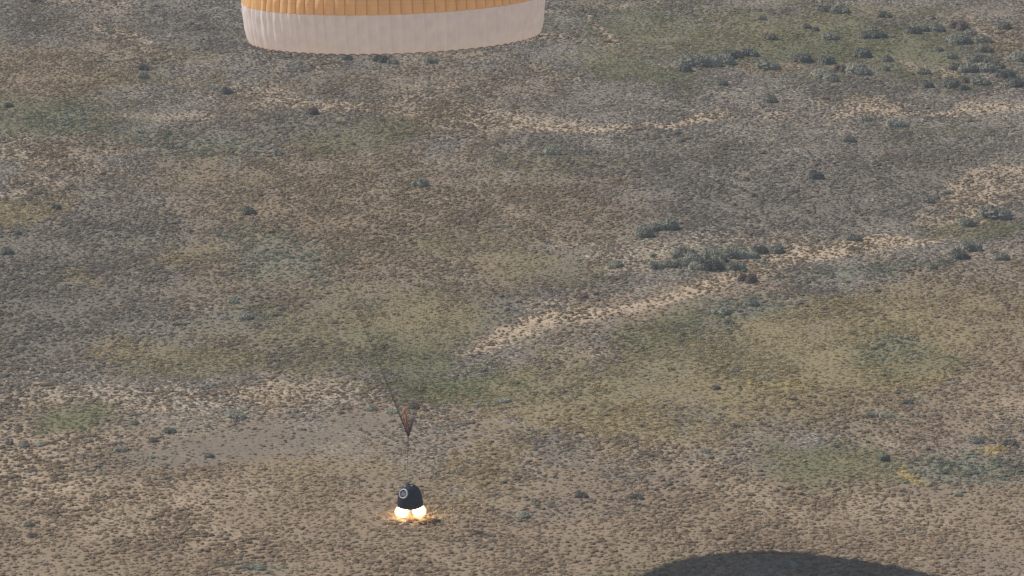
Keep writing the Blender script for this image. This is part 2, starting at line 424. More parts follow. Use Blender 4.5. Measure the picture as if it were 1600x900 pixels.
# sample the plants over the land the camera (and a neighbour of it) can see
rng = np.random.default_rng(7)
DMAX = 9.5
x0, x1, y0, y1 = -95, 115, -85, 325
N0 = int((x1 - x0) * (y1 - y0) * DMAX)
si = np.arange(N0)
PX = x0 + (x1 - x0) * ((.5 + si * .7548776662466927) % 1) + rng.normal(0, .17, N0)
PY = y0 + (y1 - y0) * ((.5 + si * .5698402909980532) % 1) + rng.normal(0, .17, N0)
rankv = si / N0
ppx, ppy, pz = w2p(PX, PY)
mrg = 170
k = (ppx > -mrg) & (ppx < W + mrg) & (ppy < H + 90) & (ppy > -70)
PX, PY, ppy, rankv = PX[k], PY[k], ppy[k], rankv[k]
Wp = cover(PX, PY)
cum = np.cumsum(Wp, 0); cum /= cum[-1]
kind = (rng.uniform(0, 1, len(PX))[None] > cum).sum(0).clip(0, len(KN) - 1)
dens = np.array([KIND[k_]['dens'] for k_ in KN])[kind]
gap = fbm(PX / .8, PY / 1.1, 61, 3)                          # bare flecks between the plants
gt = np.array([KIND[k_]['gate'] for k_ in KN])[kind]
acc = rankv < dens / DMAX * (1 - gt + gt * 1.5 * sstep(.38, .56, gap)) * (.62 + .62 * sstep(.32, .62, fbm(PX / 3.2, PY / 5.5, 63, 3)))
PX, PY, kind = PX[acc], PY[acc], kind[acc]
n = len(PX)
rlo = np.array([KIND[k_]['r'][0] for k_ in KN])[kind]; rhi = np.array([KIND[k_]['r'][1] for k_ in KN])[kind]
hh = np.array([KIND[k_]['h'] for k_ in KN])[kind]
t = rng.uniform(0, 1, n) ** 2.2
rad = (rlo + (rhi - rlo) * t)
size = np.stack([rad * rng.uniform(.85, 1.3, n), rad * rng.uniform(.85, 1.3, n), rad * hh * rng.uniform(.7, 1.25, n)], 1)
tint = np.zeros((n, 4)); tint[:, 3] = 1
for i, k_ in enumerate(KN):
    s = np.where(kind == i)[0]
    cs = np.array(KIND[k_]['cols'])
    tint[s, :3] = cs[rng.integers(0, len(cs), len(s))]
tint[:, :3] *= rng.normal(1.0, .14, (n, 1)).clip(.6, 1.5) * rng.normal(1.0, .014, (n, 3))
tint[:, :3] *= (1 + (fbm(PX / 4, PY / 8, 71, 4) - .5) * .42)[:, None]
bigm = (.60 + .80 * fbm(PX / 5, PY / 9, 73, 3)) * np.where(rng.uniform(0, 1, n) < .008, rng.uniform(1.4, 2.1, n), 1.0)
size *= bigm[:, None]
PZ = relief(PX, PY)
print('low plants', n)
STUFF = {
 'low_grey_scrub': (['grey'], 'low ash grey scrub thinly covering the pale soil of the upper half', 'scrub'),
 'low_dark_scrub': (['dark'], 'darker slate grey low scrub patches on the left and middle steppe', 'scrub'),
 'brown_tufts': (['brown', 'sand', 'mud'], 'sparse small brown tufts dotting the tan soil around the capsule', 'dry tufts'),
 'russet_tufts': (['rust'], 'dense russet brown dry tufts below the parachute', 'dry tufts'),
 'straw_grass': (['straw', 'yell'], 'straw yellow dry grass on the broad patch right of the centre', 'dry grass'),
 'olive_grass': (['olive'], 'olive brown grass around the fan of parachute lines', 'grass'),
 'green_grass': (['green'], 'fresh green grass in scattered flat patches', 'grass'),
 'blue_green_grass': (['blue'], 'blue green herbs in low flat mats', 'herbs'),
}
for nm, (ks, lab, cat) in STUFF.items():
    s = np.where(np.isin(kind, [KN.index(q) for q in ks]))[0]
    m_ = bpy.data.meshes.new(nm)
    m_.vertices.add(len(s))
    m_.vertices.foreach_set('co', np.stack([PX[s], PY[s], PZ[s] - .02], 1).astype(np.float32).ravel())
    m_.attributes.new('size', 'FLOAT_VECTOR', 'POINT').data.foreach_set('vector', size[s].astype(np.float32).ravel())
    tv = np.zeros((len(s), 3)); tv[:, 2] = rng.uniform(0, 6.28, len(s))
    m_.attributes.new('turn', 'FLOAT_VECTOR', 'POINT').data.foreach_set('vector', tv.astype(np.float32).ravel())
    m_.attributes.new('pick', 'INT', 'POINT').data.foreach_set('value', (rng.integers(0, 6, len(s)) + 6 * (rng.uniform(0, 1, len(s)) < (.75 if 'grass' in nm else .2))).astype(np.int32))
    m_.attributes.new('tint', 'FLOAT_COLOR', 'POINT').data.foreach_set('color', tint[s].astype(np.float32).ravel())
    o = link(nm, m_)
    md = o.modifiers.new('scatter', 'NODES'); md.node_group = SC
    tag(o, lab, cat, kind='stuff')

# ------------------------------------------------------------------ bushes one can tell apart
def bush_mat(name, col):
    m, nt, bs = mat(name)
    g = nt.nodes.new('ShaderNodeNewGeometry')
    a = mixc(nt, g.outputs['Random Per Island'], tuple(v * .84 for v in col), tuple(v * 1.16 for v in col))
    o = nt.nodes.new('ShaderNodeObjectInfo')
    a = mixc(nt, 1.0, a, mixc(nt, o.outputs['Random'], (.86, .86, .88), (1.12, 1.12, 1.08)), 'MULTIPLY')
    df = nt.nodes.new('ShaderNodeBsdfDiffuse'); tr = nt.nodes.new('ShaderNodeBsdfTranslucent'); mx = nt.nodes.new('ShaderNodeMixShader')
    nt.links.new(a, df.inputs[0]); nt.links.new(a, tr.inputs[0]); mx.inputs[0].default_value = .15
    nt.links.new(df.outputs[0], mx.inputs[1]); nt.links.new(tr.outputs[0], mx.inputs[2])
    nt.links.new(mx.outputs[0], nt.nodes['Material Output'].inputs[0])
    return m
TONE = {'g': bush_mat('grey_green_leaves', (.275, .262, .20)), 'd': bush_mat('dark_leaves', (.185, .18, .142)),
        'p': bush_mat('pale_leaves', (.335, .322, .24)), 'b': bush_mat('brown_twigs', (.19, .15, .12))}
WORD = {'g': 'grey-green', 'd': 'dark', 'p': 'pale silvery', 'b': 'brown twiggy'}
BM = {}
for tk, m_ in TONE.items():
    for q in range(4):
        BM[tk, q] = plant_mesh('bush', 500 + q + 10 * ord(tk), 2000, .075, tall=1.0, upright=.9, shell=.86, material=m_, lumps=7 + q, flat=.5, body=.93, rings=8, segs=18)
brnd = random.Random(5)
NB = 0
def bush(px, py, w, tone, label, group='bushes standing out of the low scrub', ratio=.62):
    """py is the foot of the bush in the photo, w its width in photo pixels"""
    global NB
    x, y, t = at(px, py)
    r = w / 2 * t / F * (.86 if py > 480 else 1.0)
    ratio *= min(1.0, (1.15 / r) ** .6) * (.72 if py > 480 else .92)
    o = link('bush', BM[tone, brnd.randrange(4)])
    dp = brnd.uniform(.85, 1.15)
    o.scale = (r, r * dp, r * ratio * brnd.uniform(.85, 1.2) * 2.2)
    o.rotation_euler.z = 0.0 if r > 2 else brnd.choice((0, math.pi))
    o.location = (x, y + r * .55 * dp, float(relief(np.array([x]), np.array([y]))[0]) - .05)
    tag(o, label, 'bush', group)
    NB += 1
ORD = ['leftmost', 'second', 'third', 'fourth', 'fifth', 'sixth', 'seventh', 'eighth', 'ninth', 'tenth', 'eleventh', 'twelfth', 'thirteenth', 'fourteenth', 'fifteenth', 'sixteenth', 'seventeenth', 'eighteenth', 'nineteenth', 'twentieth']
def thicket(lst, place, group):
    lst = sorted(lst)
    for i, (x, y, w, tn) in enumerate(lst):
        word = 'leftmost' if i == 0 else ('rightmost' if i == len(lst) - 1 else ORD[i] + ' from the left')
        bush(x, y, w, tn, '%s bush %s, %s' % (WORD[tn], place, word), group)

# thicket on the pale strip, middle right
thicket([(1026, 420, 24, 'g'), (1046, 418, 26, 'g'), (1068, 404, 44, 'g'), (1064, 416, 30, 'g'), (1086, 410, 34, 'g'), (1090, 422, 30, 'p'), (1110, 406, 34, 'g'), (1108, 424, 44, 'd'),
         (1124, 410, 26, 'p'), (1128, 418, 24, 'g'), (1150, 404, 40, 'g'), (1152, 422, 32, 'g'), (1168, 442, 36, 'b'), (1176, 404, 26, 'p'), (1186, 397, 28, 'd'), (1210, 396, 32, 'd')],
        'of the thicket beside the pale strip', 'bushes of the middle right thicket')
thicket([(1003, 370, 34, 'g'), (1020, 362, 30, 'p'), (1046, 360, 40, 'g')], 'of the trio above the pale strip thicket', 'trio of bushes above the thicket')
thicket([(1068, 113, 26, 'd'), (1082, 104, 44, 'g'), (1106, 104, 50, 'g'), (1128, 100, 40, 'g'), (1147, 91, 38, 'd'), (1172, 86, 34, 'd'), (1118, 92, 26, 'p')],
        'of the thicket left under the top meadow', 'bushes of the upper thicket')
thicket([(1500, 108, 34, 'd'), (1516, 112, 40, 'g'), (1532, 98, 40, 'd'), (1545, 112, 38, 'g'), (1558, 106, 32, 'd'), (1540, 82, 26, 'd'), (1528, 108, 30, 'p')],
        'of the dense clump near top right', 'bushes of the right edge clump')
thicket([(1570, 122, 36, 'd'), (1592, 134, 44, 'd'), (1596, 96, 40, 'g'), (1566, 46, 28, 'd')], 'strung along the top right frame edge', 'bushes at the top right frame edge')
thicket([(1451, 136, 24, 'd'), (1483, 136, 34, 'd'), (1513, 128, 24, 'b'), (1533, 132, 34, 'g'), (1506, 140, 20, 'd')], 'in the row below the top right clump', 'row of bushes below the clump')
thicket([(1250, 96, 40, 'd'), (1200, 108, 42, 'g'), (1295, 99, 32, 'd'), (1343, 116, 44, 'g'), (1344, 88, 36, 'd'), (1386, 95, 22, 'g'), (1283, 122, 36, 'g'), (1300, 128, 26, 'g'), (1314, 112, 26, 'b')],
        'on the lower rim of the top meadow', 'bushes along the meadow rim')
thicket([(1289, 18, 30, 'd'), (1312, 20, 36, 'd')], 'of the dark pair cut close by the top frame edge', 'dark pair at the top')
thicket([(1356, 60, 26, 'd'), (1374, 60, 34, 'd')], 'of the dark pair standing in the green meadow', 'dark pair in the meadow')
thicket([(1428, 54, 26, 'd'), (1440, 50, 26, 'g'), (1461, 50, 34, 'g')], 'of the trio at the right end of the meadow', 'trio at the meadow end')
thicket([(1497, 69, 42, 'g'), (1518, 56, 22, 'g'), (1537, 67, 30, 'g'), (1498, 48, 36, 'b')], 'of the four right of the green meadow', 'four bushes right of the meadow')
for a in [
 (1383, 28, 24, 'd', 'single dark bush just below the top edge above the meadow'),
 (1262, 44, 18, 'd', 'small dark round bush on the upper part of the green meadow'),
 (1273, 48, 14, 'd', 'tiny dark bush touching the right foot of a small round one in the meadow'),
 (1298, 62, 30, 'g', 'grey-green bush in the middle of the green meadow'),
 (1205, 62, 22, 'b', 'dull brownish bush near the left part of the green meadow'),
 (1466, 80, 16, 'd', 'small dark bush between the meadow and the right edge clump'),
 (1488, 92, 22, 'g', 'small grey-green bush just left of the right edge clump'),
 (1442, 114, 26, 'g', 'grey-green bush on bare soil left of the right edge clump'),
 (1384, 110, 16, 'g', 'small grey-green bush below the lower rim of the meadow'),
 (1126, 136, 24, 'g', 'faint grey-green bush below the upper thicket'),
 (1200, 162, 32, 'g', 'low grey-green bush alone under the meadow on grey scrub'),
 (1354, 190, 20, 'g', 'small grey-green bush beside the thin pale track at upper right'),
 (1401, 198, 34, 'p', 'wide pale bush below the thin pale track at upper right'),
 (1326, 222, 22, 'g', 'small bush alone on the grey plain below the pale track'),
 (1058, 210, 16, 'g', 'upper one of two tiny bushes on the grey plain above centre right'),
 (1061, 222, 18, 'g', 'lower one of two tiny bushes on the grey plain above centre right'),
 (864, 241, 30, 'p', 'pale bush alone below the right end of the parachute'),
 (1277, 281, 30, 'd', 'lone dark bush in the middle of the grey plain at right'),
 (1180, 308, 13, 'd', 'tiny upright dark bush alone on the grey plain'),
 (1451, 316, 22, 'g', 'small bush at the left rim of the pale sand near the right edge'),
 (1480, 302, 14, 'p', 'tiny pale bush above the sand near the right edge'),
 (1333, 375, 28, 'g', 'round grey-green bush just above the pale strip'),
 (1556, 340, 56, 'g', 'long low grey-green bush on the green patch at the right edge'),
 (1508, 352, 30, 'g', 'low dark green bush left of a long low one on the right green patch'),
 (1520, 390, 36, 'g', 'grey-green bush between the pale strip and the right edge'),
 (1502, 404, 34, 'd', 'dark low bush lower left of the grey-green one near the right edge'),
 (1567, 406, 30, 'g', 'round grey-green bush close to the right edge beyond the pale strip'),
 (1454, 420, 22, 'g', 'small grey-green bush at the upper rim of the straw grass'),
 (962, 418, 26, 'p', 'pale grassy bush left of the middle right thicket'),
 (1140, 505, 22, 'd', 'dark bush at the upper tip of the straw grass patch'),
 (1125, 492, 40, 'p', 'wide pale bush where the pale strip meets the straw grass'),
 (1172, 478, 30, 'g', 'low bush right of the pale one below the pale strip'),
 (1147, 580, 20, 'g', 'tiny grey bush in the middle of the straw grass'),
 (1200, 590, 20, 'g', 'tiny grey-green bush right of centre in the straw grass'),
 (1120, 608, 22, 'b', 'faint brown twiggy bush in the lower straw grass'),
 (1364, 650, 26, 'g', 'left one of a pair of bushes at lower right of the straw grass'),
 (1387, 651, 32, 'p', 'right one of a pair of bushes at lower right of the straw grass'),
 (1420, 630, 24, 'd', 'dark bush upper right of the pair in the lower straw grass'),
 (1193, 664, 20, 'b', 'brown twiggy bush in the straw grass above the green patch'),
 (1422, 662, 14, 'g', 'tiny bush right of the pair at the lower right'),
 (1523, 692, 38, 'g', 'grey-green bush above the blue-green herb mat'),
 (1577, 698, 36, 'd', 'dark bush near the right edge above the herb mat'),
 (1550, 690, 14, 'd', 'tiny dark bush above the right end of the herb mat'),
 (1414, 827, 20, 'p', 'pale upright bush alone at lower right above the parachute shadow'),
 (1498, 774, 22, 'p', 'small pale bush below the blue-green herb mat'),
 (1102, 708, 24, 'g', 'faint grey-green bush left of the green patch'),
 (995, 780, 32, 'd', 'long low dark bush right of a group of three by the capsule'),
 (910, 777, 28, 'd', 'flat dark bush upper right of the two small ones near the capsule'),
 (838, 785, 20, 'g', 'left one of two small bushes right of the capsule'),
 (858, 788, 18, 'g', 'right one of two small bushes right of the capsule'),
 (815, 811, 34, 'p', 'pale mounded bush lower left of two small ones right of the capsule'),
 (787, 628, 28, 'p', 'pale bush on the right rim of the dark green patch above the capsule'),
 (752, 634, 20, 'p', 'small pale bush at the lower rim of the dark green patch'),
 (579, 641, 30, 'p', 'pale dome bush left of the cone of parachute lines'),
 (612, 645, 28, 'p', 'pale bush just behind the left edge of the cone of parachute lines'),
 (647, 638, 24, 'b', 'brown bush seen behind the cone of parachute lines'),
 (457, 645, 24, 'p', 'small pale bush on the upper rim of the bare grey strip'),
 (370, 654, 42, 'p', 'wide pale bush at the upper rim of the bare grey strip'),
 (266, 677, 30, 'd', 'low dark bush at the left end of the upper rim of the bare strip'),
 (241, 689, 22, 'd', 'dark bush standing alone on the left part of the bare strip'),
 (190, 703, 32, 'p', 'pale bush at the left tip of the bare grey strip'),
 (234, 714, 20, 'p', 'small pale bush on the lower left of the bare grey strip'),
 (327, 713, 24, 'g', 'grey-green bush on the lower rim of the bare grey strip'),
 (322, 668, 16, 'g', 'tiny bush on the upper rim of the bare strip beside a wide pale one'),
 (208, 665, 22, 'g', 'small bush at the right end of the dark green oval at left'),
 (160, 740, 20, 'g', 'round bush alone below the left tip of the bare strip'),
 (50, 738, 22, 'g', 'grey-green bush upper one at the lower left'),
 (46, 823, 26, 'g', 'dark-footed round bush alone near the lower left corner'),
 (50, 840, 24, 'b', 'faint low brown bush under the round one near the lower left corner'),
 (126, 734, 20, 'p', 'faint pale bush above the lower left tufts'),
 (60, 698, 26, 'p', 'pale bush on sandy soil at the left edge below the green oval'),
 (36, 700, 24, 'p', 'pale bush close left of another at the left edge'),
 (365, 474, 22, 'p', 'small pale bush in the middle of the left half'),
 (384, 500, 36, 'g', 'low wide bush below the small pale one in the left half'),
 (352, 500, 22, 'g', 'tiny bush left of the low wide one in the left half'),
 (466, 551, 18, 'p', 'tiny pale bush on olive grass left of the parachute lines'),
 (12, 398, 26, 'd', 'dark bush cut by the left frame edge halfway up'),
 (13, 169, 18, 'd', 'small very dark bush at the left edge on the green patch'),
 (225, 110, 20, 'd', 'dark bush in the upper left, upper one of two'),
 (223, 123, 20, 'g', 'grey bush in the upper left, lower one of two'),
 (57, 5, 22, 'd', 'dark bush touching the top frame edge at the left'),
 (170, 49, 16, 'g', 'tiny bush in the upper left corner area'),
 (173, 52, 12, 'g', 'tiniest bush beside a tiny one in the upper left'),
 (654, 292, 30, 'p', 'bright pale bush alone on russet tufts below the parachute'),
 (87, 328, 18, 'd', 'small dark bush on slate grey scrub at the left'),
 (28, 368, 16, 'g', 'tiny bush above the dark one cut by the left frame edge'),
 (390, 336, 26, 'd', 'dark low bush on slate scrub left of the centre'),
 (355, 145, 22, 'd', 'faint dark bush below the left end of the parachute'),
 (593, 96, 30, 'd', 'dark low bush just under the middle of the parachute hem'),
 (612, 99, 22, 'g', 'small bush right beside a dark one under the parachute hem'),
 (675, 97, 20, 'g', 'small low bush under the right half of the parachute hem'),
 (540, 93, 22, 'g', 'low bush under the left half of the parachute hem'),
 (490, 180, 22, 'b', 'brown bush at the left end of the pale pinkish soil'),
 (1190, 30, 16, 'g', 'tiny bush at the top left rim of the meadow'),
 (400, 888, 34, 'g', 'grey-green mat-like bush at the bottom left of the capsule'),
 (1232, 886, 40, 'g', 'grey-green bush lying within the parachute shadow'),
]:
    bush(*a)
print('bushes', NB)

# ------------------------------------------------------------------ parachute
def tube(V, Fc, a, b, r0, r1=None, seg=6):
    r1 = r0 if r1 is None else r1
    a, b = Vector(a), Vector(b)
    d = (b - a).normalized()
    u = d.orthogonal().normalized(); v = d.cross(u)
    s = len(V)
    for q, rr in ((a, r0), (b, r1)):
        for i in range(seg):
            t = 2 * math.pi * i / seg
            V.append(q + (u * math.cos(t) + v * math.sin(t)) * rr)
    for i in range(seg):
        j = (i + 1) % seg
        Fc.append((s + i, s + j, s + seg + j, s + seg + i))
    Fc.append(tuple(s + i for i in range(seg))[::-1]); Fc.append(tuple(s + seg + i for i in range(seg)))

G = 84
def up_at(px, py, y):
    """world point seen at a pixel in the vertical plane Y=y"""
    a, b = (px - W / 2) / F, -(py - H / 2) / F
    d = np.array([a, cP + b * sP, -sP + b * cP])
    q = CAM + d * ((y - CAM[1]) / d[1])
    return Vector(q)
CONF = up_at(638, 682, 0.35)                        # where all lines meet
HEMC = up_at(616.5, 57.5, 2.6)                      # centre of the hem circle
axis_v = (HEMC - CONF).normalized()
rotq = axis_v.to_track_quat('Z', 'Y')
chute = bpy.data.objects.new('parachute', None); sc.collection.objects.link(chute)
chute.location = HEMC; chute.rotation_mode = 'QUATERNION'; chute.rotation_quaternion = rotq
tag(chute, 'huge round parachute with orange crown and white skirt, open at the top of the photo', 'parachute')
inv = chute.matrix_basis.inverted() if False else None

PROF = [(0, 12.62), (.4, 12.74), (1.1, 12.86), (2.0, 12.95), (3.3, 12.97), (4.3, 12.88), (5.4, 12.5), (6.6, 11.8), (7.8, 10.6), (8.9, 8.9), (9.8, 6.9), (10.5, 4.7), (10.95, 2.6), (11.1, .9)]
pz_, pr_ = np.array([p[0] for p in PROF]), np.array([p[1] for p in PROF])
sarc = np.concatenate([[0], np.cumsum(np.hypot(np.diff(pz_), np.diff(pr_)))])
def prof(s):
    # smooth sampling of the profile by arc length
    zz = np.interp(s, sarc, pz_); rr = np.interp(s, sarc, pr_)
    w = .35
    for dlt in (-w, w):
        zz = zz + np.interp(np.clip(s + dlt, 0, sarc[-1]), sarc, pz_); rr = rr + np.interp(np.clip(s + dlt, 0, sarc[-1]), sarc, pr_)
    zz, rr = zz / 3, rr / 3
    if s < .4: zz, rr = np.interp(s, sarc, pz_), np.interp(s, sarc, pr_)
    return float(zz), float(rr)
gr = np.random.default_rng(3)
gskew = gr.normal(0, .10, G); gamp = gr.uniform(.8, 1.25, G); gph = gr.uniform(0, 6.28, G)
def fabric(name, s0, s1, rows, m_, amp0, amp1, hem=0.0):
    SEG = 10
    V, Fc, uv = [], [], []
    nc = G * SEG
    for i in range(rows + 1):
        s = s0 + (s1 - s0) * i / rows
        z, r = prof(s)
        amp = amp0 + (amp1 - amp0) * i / rows
        if s > 6: amp = amp0 * r / 13
        for c_ in range(nc):
            g, f = c_ // SEG, (c_ % SEG) / SEG
            ff = min(max(f + gskew[g] * math.sin(math.pi * f) + .04 * math.sin(s * 2.3 + gph[g]) * math.sin(math.pi * f), 0), 1)
            bill = (math.sin(math.pi * ff) ** .75) * amp * gamp[g] * (1 + .18 * math.sin(s * 3.7 + gph[g]))
            wr = .012 * math.sin(s * 9 + gph[g] * 3 + f * 5) * math.sin(math.pi * f)
            th = 2 * math.pi * (g + f) / G
            rr = r + bill + wr
            zz = z
            if hem and i == 0: zz = z + hem * math.sin(math.pi * f)
            V.append((rr * math.cos(th), rr * math.sin(th), zz)); uv.append((g + f, s))
    for i in range(rows):
        for c_ in range(nc):
            d_ = (c_ + 1) % nc
            Fc.append((i * nc + c_, i * nc + d_, (i + 1) * nc + d_, (i + 1) * nc + c_))
    me = mesh_from(name, V, Fc, [m_], smooth=True)
    ul = me.uv_layers.new(name='UVMap')
    li = 0
    dat = np.zeros((len(me.loops), 2))
    for f_ in Fc:
        us = [uv[v][0] for v in f_]
        wrap = max(us) - min(us) > 2
        for v in f_:
            u_ = uv[v][0] + (G if wrap and uv[v][0] < 2 else 0)
            dat[li] = (u_, uv[v][1]); li += 1
    ul.data.foreach_set('uv', dat.ravel())
    return link(name, me, chute)

def fabric_mat(name, col, seam, trans, ring=.85, wet=.0):
    m, nt, bs = mat(name)
    tc = nt.nodes.new('ShaderNodeUVMap')
    sx = nt.nodes.new('ShaderNodeSeparateXYZ'); nt.links.new(tc.outputs[0], sx.inputs[0])
    fr = math_node(nt, 'FRACT', sx.outputs[0])
    e = math_node(nt, 'MINIMUM', fr, math_node(nt, 'SUBTRACT', 1.0, fr))
    s1 = math_node(nt, 'LESS_THAN', e, .055)
    fv = math_node(nt, 'FRACT', math_node(nt, 'DIVIDE', math_node(nt, 'SUBTRACT', sx.outputs[1], 3.45), ring))
    s2 = math_node(nt, 'MULTIPLY', math_node(nt, 'LESS_THAN', fv, .05), .55)
    sm = math_node(nt, 'MAXIMUM', s1, s2)
    geo = nt.nodes.new('ShaderNodeNewGeometry').outputs['Position']
    nz = noise_node(nt, 1.1, 3, geo)
    c1 = mixc(nt, 1.0, col, mixc(nt, ramp(nt, nz, .3, .7), (.93, .93, .93), (1.05, 1.05, 1.05)), 'MULTIPLY')
    c = mixc(nt, math_node(nt, 'MULTIPLY', sm, .8), c1, seam)
    df = nt.nodes.new('ShaderNodeBsdfDiffuse'); tr = nt.nodes.new('ShaderNodeBsdfTranslucent'); mx = nt.nodes.new('ShaderNodeMixShader')
    nt.links.new(c, df.inputs[0]); nt.links.new(c, tr.inputs[0]); mx.inputs[0].default_value = trans
    nt.links.new(df.outputs[0], mx.inputs[1]); nt.links.new(tr.outputs[0], mx.inputs[2])
    nt.links.new(mx.outputs[0], nt.nodes['Material Output'].inputs[0])
    return m
m_or = fabric_mat('orange_nylon', (.97, .64, .33), (.72, .36, .15), .56)
m_wh = fabric_mat('white_nylon', (.915, .915, .975), (.97, .97, .99), .56, ring=50)
fabric('white_skirt', 0, 3.45, 12, m_wh, .08, .19, hem=.12)
fabric('orange_crown', 3.45, sarc[-1], 44, m_or, .20, .20)
m_red, _, _ = mat('red_tape', (.32, .10, .07), .8)
m_line, _, _ = mat('dark_cord', (.035, .033, .03), .8)
# hem tape
V, Fc = [], []
for g in range(G):
    for f in range(4):
        def hp(q):
            th = 2 * math.pi * q / G; fr = q % 1
            r = 12.64 + .03 * math.sin(math.pi * fr)
            return Vector((r * math.cos(th), r * math.sin(th), -.03 + .12 * math.sin(math.pi * fr)))
        tube(V, Fc, hp(g + f / 4), hp(g + (f + 1) / 4), .032, seg=4)
link('hem_tape', mesh_from('hem_tape', V, Fc, [m_red]), chute)
CL = (rotq.inverted() @ (CONF - HEMC))
for g in range(G):
    th = 2 * math.pi * g / G
    V, Fc = [], []
    a = Vector((12.66 * math.cos(th), 12.66 * math.sin(th), -.02))
    d = (CL - a)
    b = CL + Vector((math.cos(th), math.sin(th), 0)) * .05
    sag = Vector((0, 0, 0))
    tube(V, Fc, a, a.lerp(b, .84), .0032, .0042, seg=4)
    tube(V, Fc, a.lerp(b, .84), b, .0048, .0055, seg=4)
    # little loop where the line is sewn to the hem
    tube(V, Fc, a + Vector((0, 0, .0)), a - (a - b).normalized() * .28, .028, .014, seg=5)
    link('suspension_line', mesh_from('suspension_line', V, Fc, [m_line]), chute)
# red fabric caught between the lower lines
m_cloth, _, _ = mat('red_orange_fabric', (.74, .22, .12), .75)
def strip(name, pts, wid, m_, thick=.02):
    V, Fc = [], []
    P = [Vector(p) for p in pts]
    for i, p in enumerate(P):
        w = wid[i]
        for (a, b) in ((-w, -thick), (w, -thick), (w * .9, thick), (-w * .9, thick)):
            V.append(p + Vector((a, b, 0)))
    for i in range(len(P) - 1):
        for j in range(4):
            k_ = (j + 1) % 4
            Fc.append((i * 4 + j, i * 4 + k_, (i + 1) * 4 + k_, (i + 1) * 4 + j))
    Fc.append((3, 2, 1, 0)); e = (len(P) - 1) * 4; Fc.append((e, e + 1, e + 2, e + 3))
    return link(name, mesh_from(name, V, Fc, [m_], smooth=False), chute)
strip('line_sleeve', [CL + Vector(p) for p in ((-.02, 0, .15), (-.10, -.02, .5), (-.14, .02, .75), (.10, 0, 1.0), (.14, .03, 1.4), (.16, 0, 2.0), (.30, -.03, 2.35), (.22, 0, 2.7))],
      (.04, .09, .17, .12, .09, .08, .07, .02), m_cloth, .05)
strip('line_sleeve', [CL + Vector(p) for p in ((.10, .1, .45), (.26, .12, .9), (.38, .1, 1.5), (.52, .12, 2.1))], (.02, .05, .035, .01), m_cloth, .03)
strip('line_sleeve', [CL + Vector(p) for p in ((-.16, .1, .6), (-.26, .12, .9), (-.33, .1, 1.1))], (.01, .008, .006), m_line, .02)

# riser from the capsule to the confluence
TOP = up_at(635.8, 758, 0.0)
invm = lambda p: rotq.inverted() @ (Vector(p) - HEMC)
V, Fc = [], []
mid = CONF.lerp(TOP, .45)
tube(V, Fc, invm(CONF), invm(mid), .030, .026, seg=6)
tube(V, Fc, invm(mid), invm(TOP), .014, .012, seg=6)
link('riser', mesh_from('riser', V, Fc, [m_line]), chute)

# ------------------------------------------------------------------ capsule
BASE = up_at(641, 790.5, 0.0)
cap = bpy.data.objects.new('landing_capsule', None); sc.collection.objects.link(cap)
cap.location = BASE
cap.rotation_euler = (math.radians(-2), math.radians(-1.5), 0)
tag(cap, 'scorched dark bell-shaped space capsule firing its landing rockets above the ground', 'space capsule')
m_burn, nt, bs = mat('scorched_hull', (.020, .022, .030), .75, .15)
tc = nt.nodes.new('ShaderNodeTexCoord').outputs['Object']
nz = noise_node(nt, 3.5, 4, tc); nz2 = noise_node(nt, 14, 3, tc)
c = mixc(nt, ramp(nt, nz, .35, .72), (.005, .009, .021), (.016, .021, .036))
c = mixc(nt, ramp(nt, nz2, .58, .75), c, (.05, .046, .045))
nt.links.new(c, bs.inputs['Base Color'])
m_metal, _, _ = mat('bare_metal', (.90, .89, .87), .5, .5)
m_pale, _, _ = mat('pale_lining', (.55, .52, .50), .8)
m_grey, _, _ = mat('sooty_lining', (.17, .165, .17), .8)
m_dark, _, _ = mat('black_recess', (.012, .012, .015), .9)

def lathe(name, prof_, m_, parent, seg=48, loc=(0, 0, 0), rot=None, smooth=True, capb=True):
    V, Fc = [], []
    for z, r in prof_:
        for i in range(seg):
            t = 2 * math.pi * i / seg
            V.append((r * math.cos(t), r * math.sin(t), z))
    for k_ in range(len(prof_) - 1):
        for i in range(seg):
            j = (i + 1) % seg
            Fc.append((k_ * seg + i, k_ * seg + j, (k_ + 1) * seg + j, (k_ + 1) * seg + i))
    if capb:
        Fc.append(tuple(range(seg))[::-1]); e = (len(prof_) - 1) * seg; Fc.append(tuple(e + i for i in range(seg)))
    o = link(name, mesh_from(name, V, Fc, [m_], smooth=smooth), parent, loc)
    if rot is not None: o.rotation_mode = 'QUATERNION'; o.rotation_quaternion = rot
    return o
HP = [(-.06, 1.05), (0, 1.13), (.10, 1.15), (.45, 1.13), (.8, 1.09), (1.1, 1.02), (1.35, .935), (1.52, .85), (1.66, .745), (1.77, .62), (1.83, .52)]
hull = lathe('hull', HP, m_burn, cap)
lathe('heat_shield_ring', [(-.10, .90), (-.12, 1.00), (-.05, 1.03), (-.01, 1.00)], m_dark, cap)
lathe('hatch', [(0, .47), (.05, .47), (.08, .42), (.09, .10)], m_burn, cap, loc=(0, 0, 1.83))
V, Fc = [], []
for i in range(32):
    a, b = 2 * math.pi * i / 32, 2 * math.pi * (i + 1) / 32
    tube(V, Fc, (.49 * math.cos(a), .49 * math.sin(a), 1.86), (.49 * math.cos(b), .49 * math.sin(b), 1.86), .025, seg=5)
link('hatch_ring', mesh_from('hatch_ring', V, Fc, [m_dark]), cap)
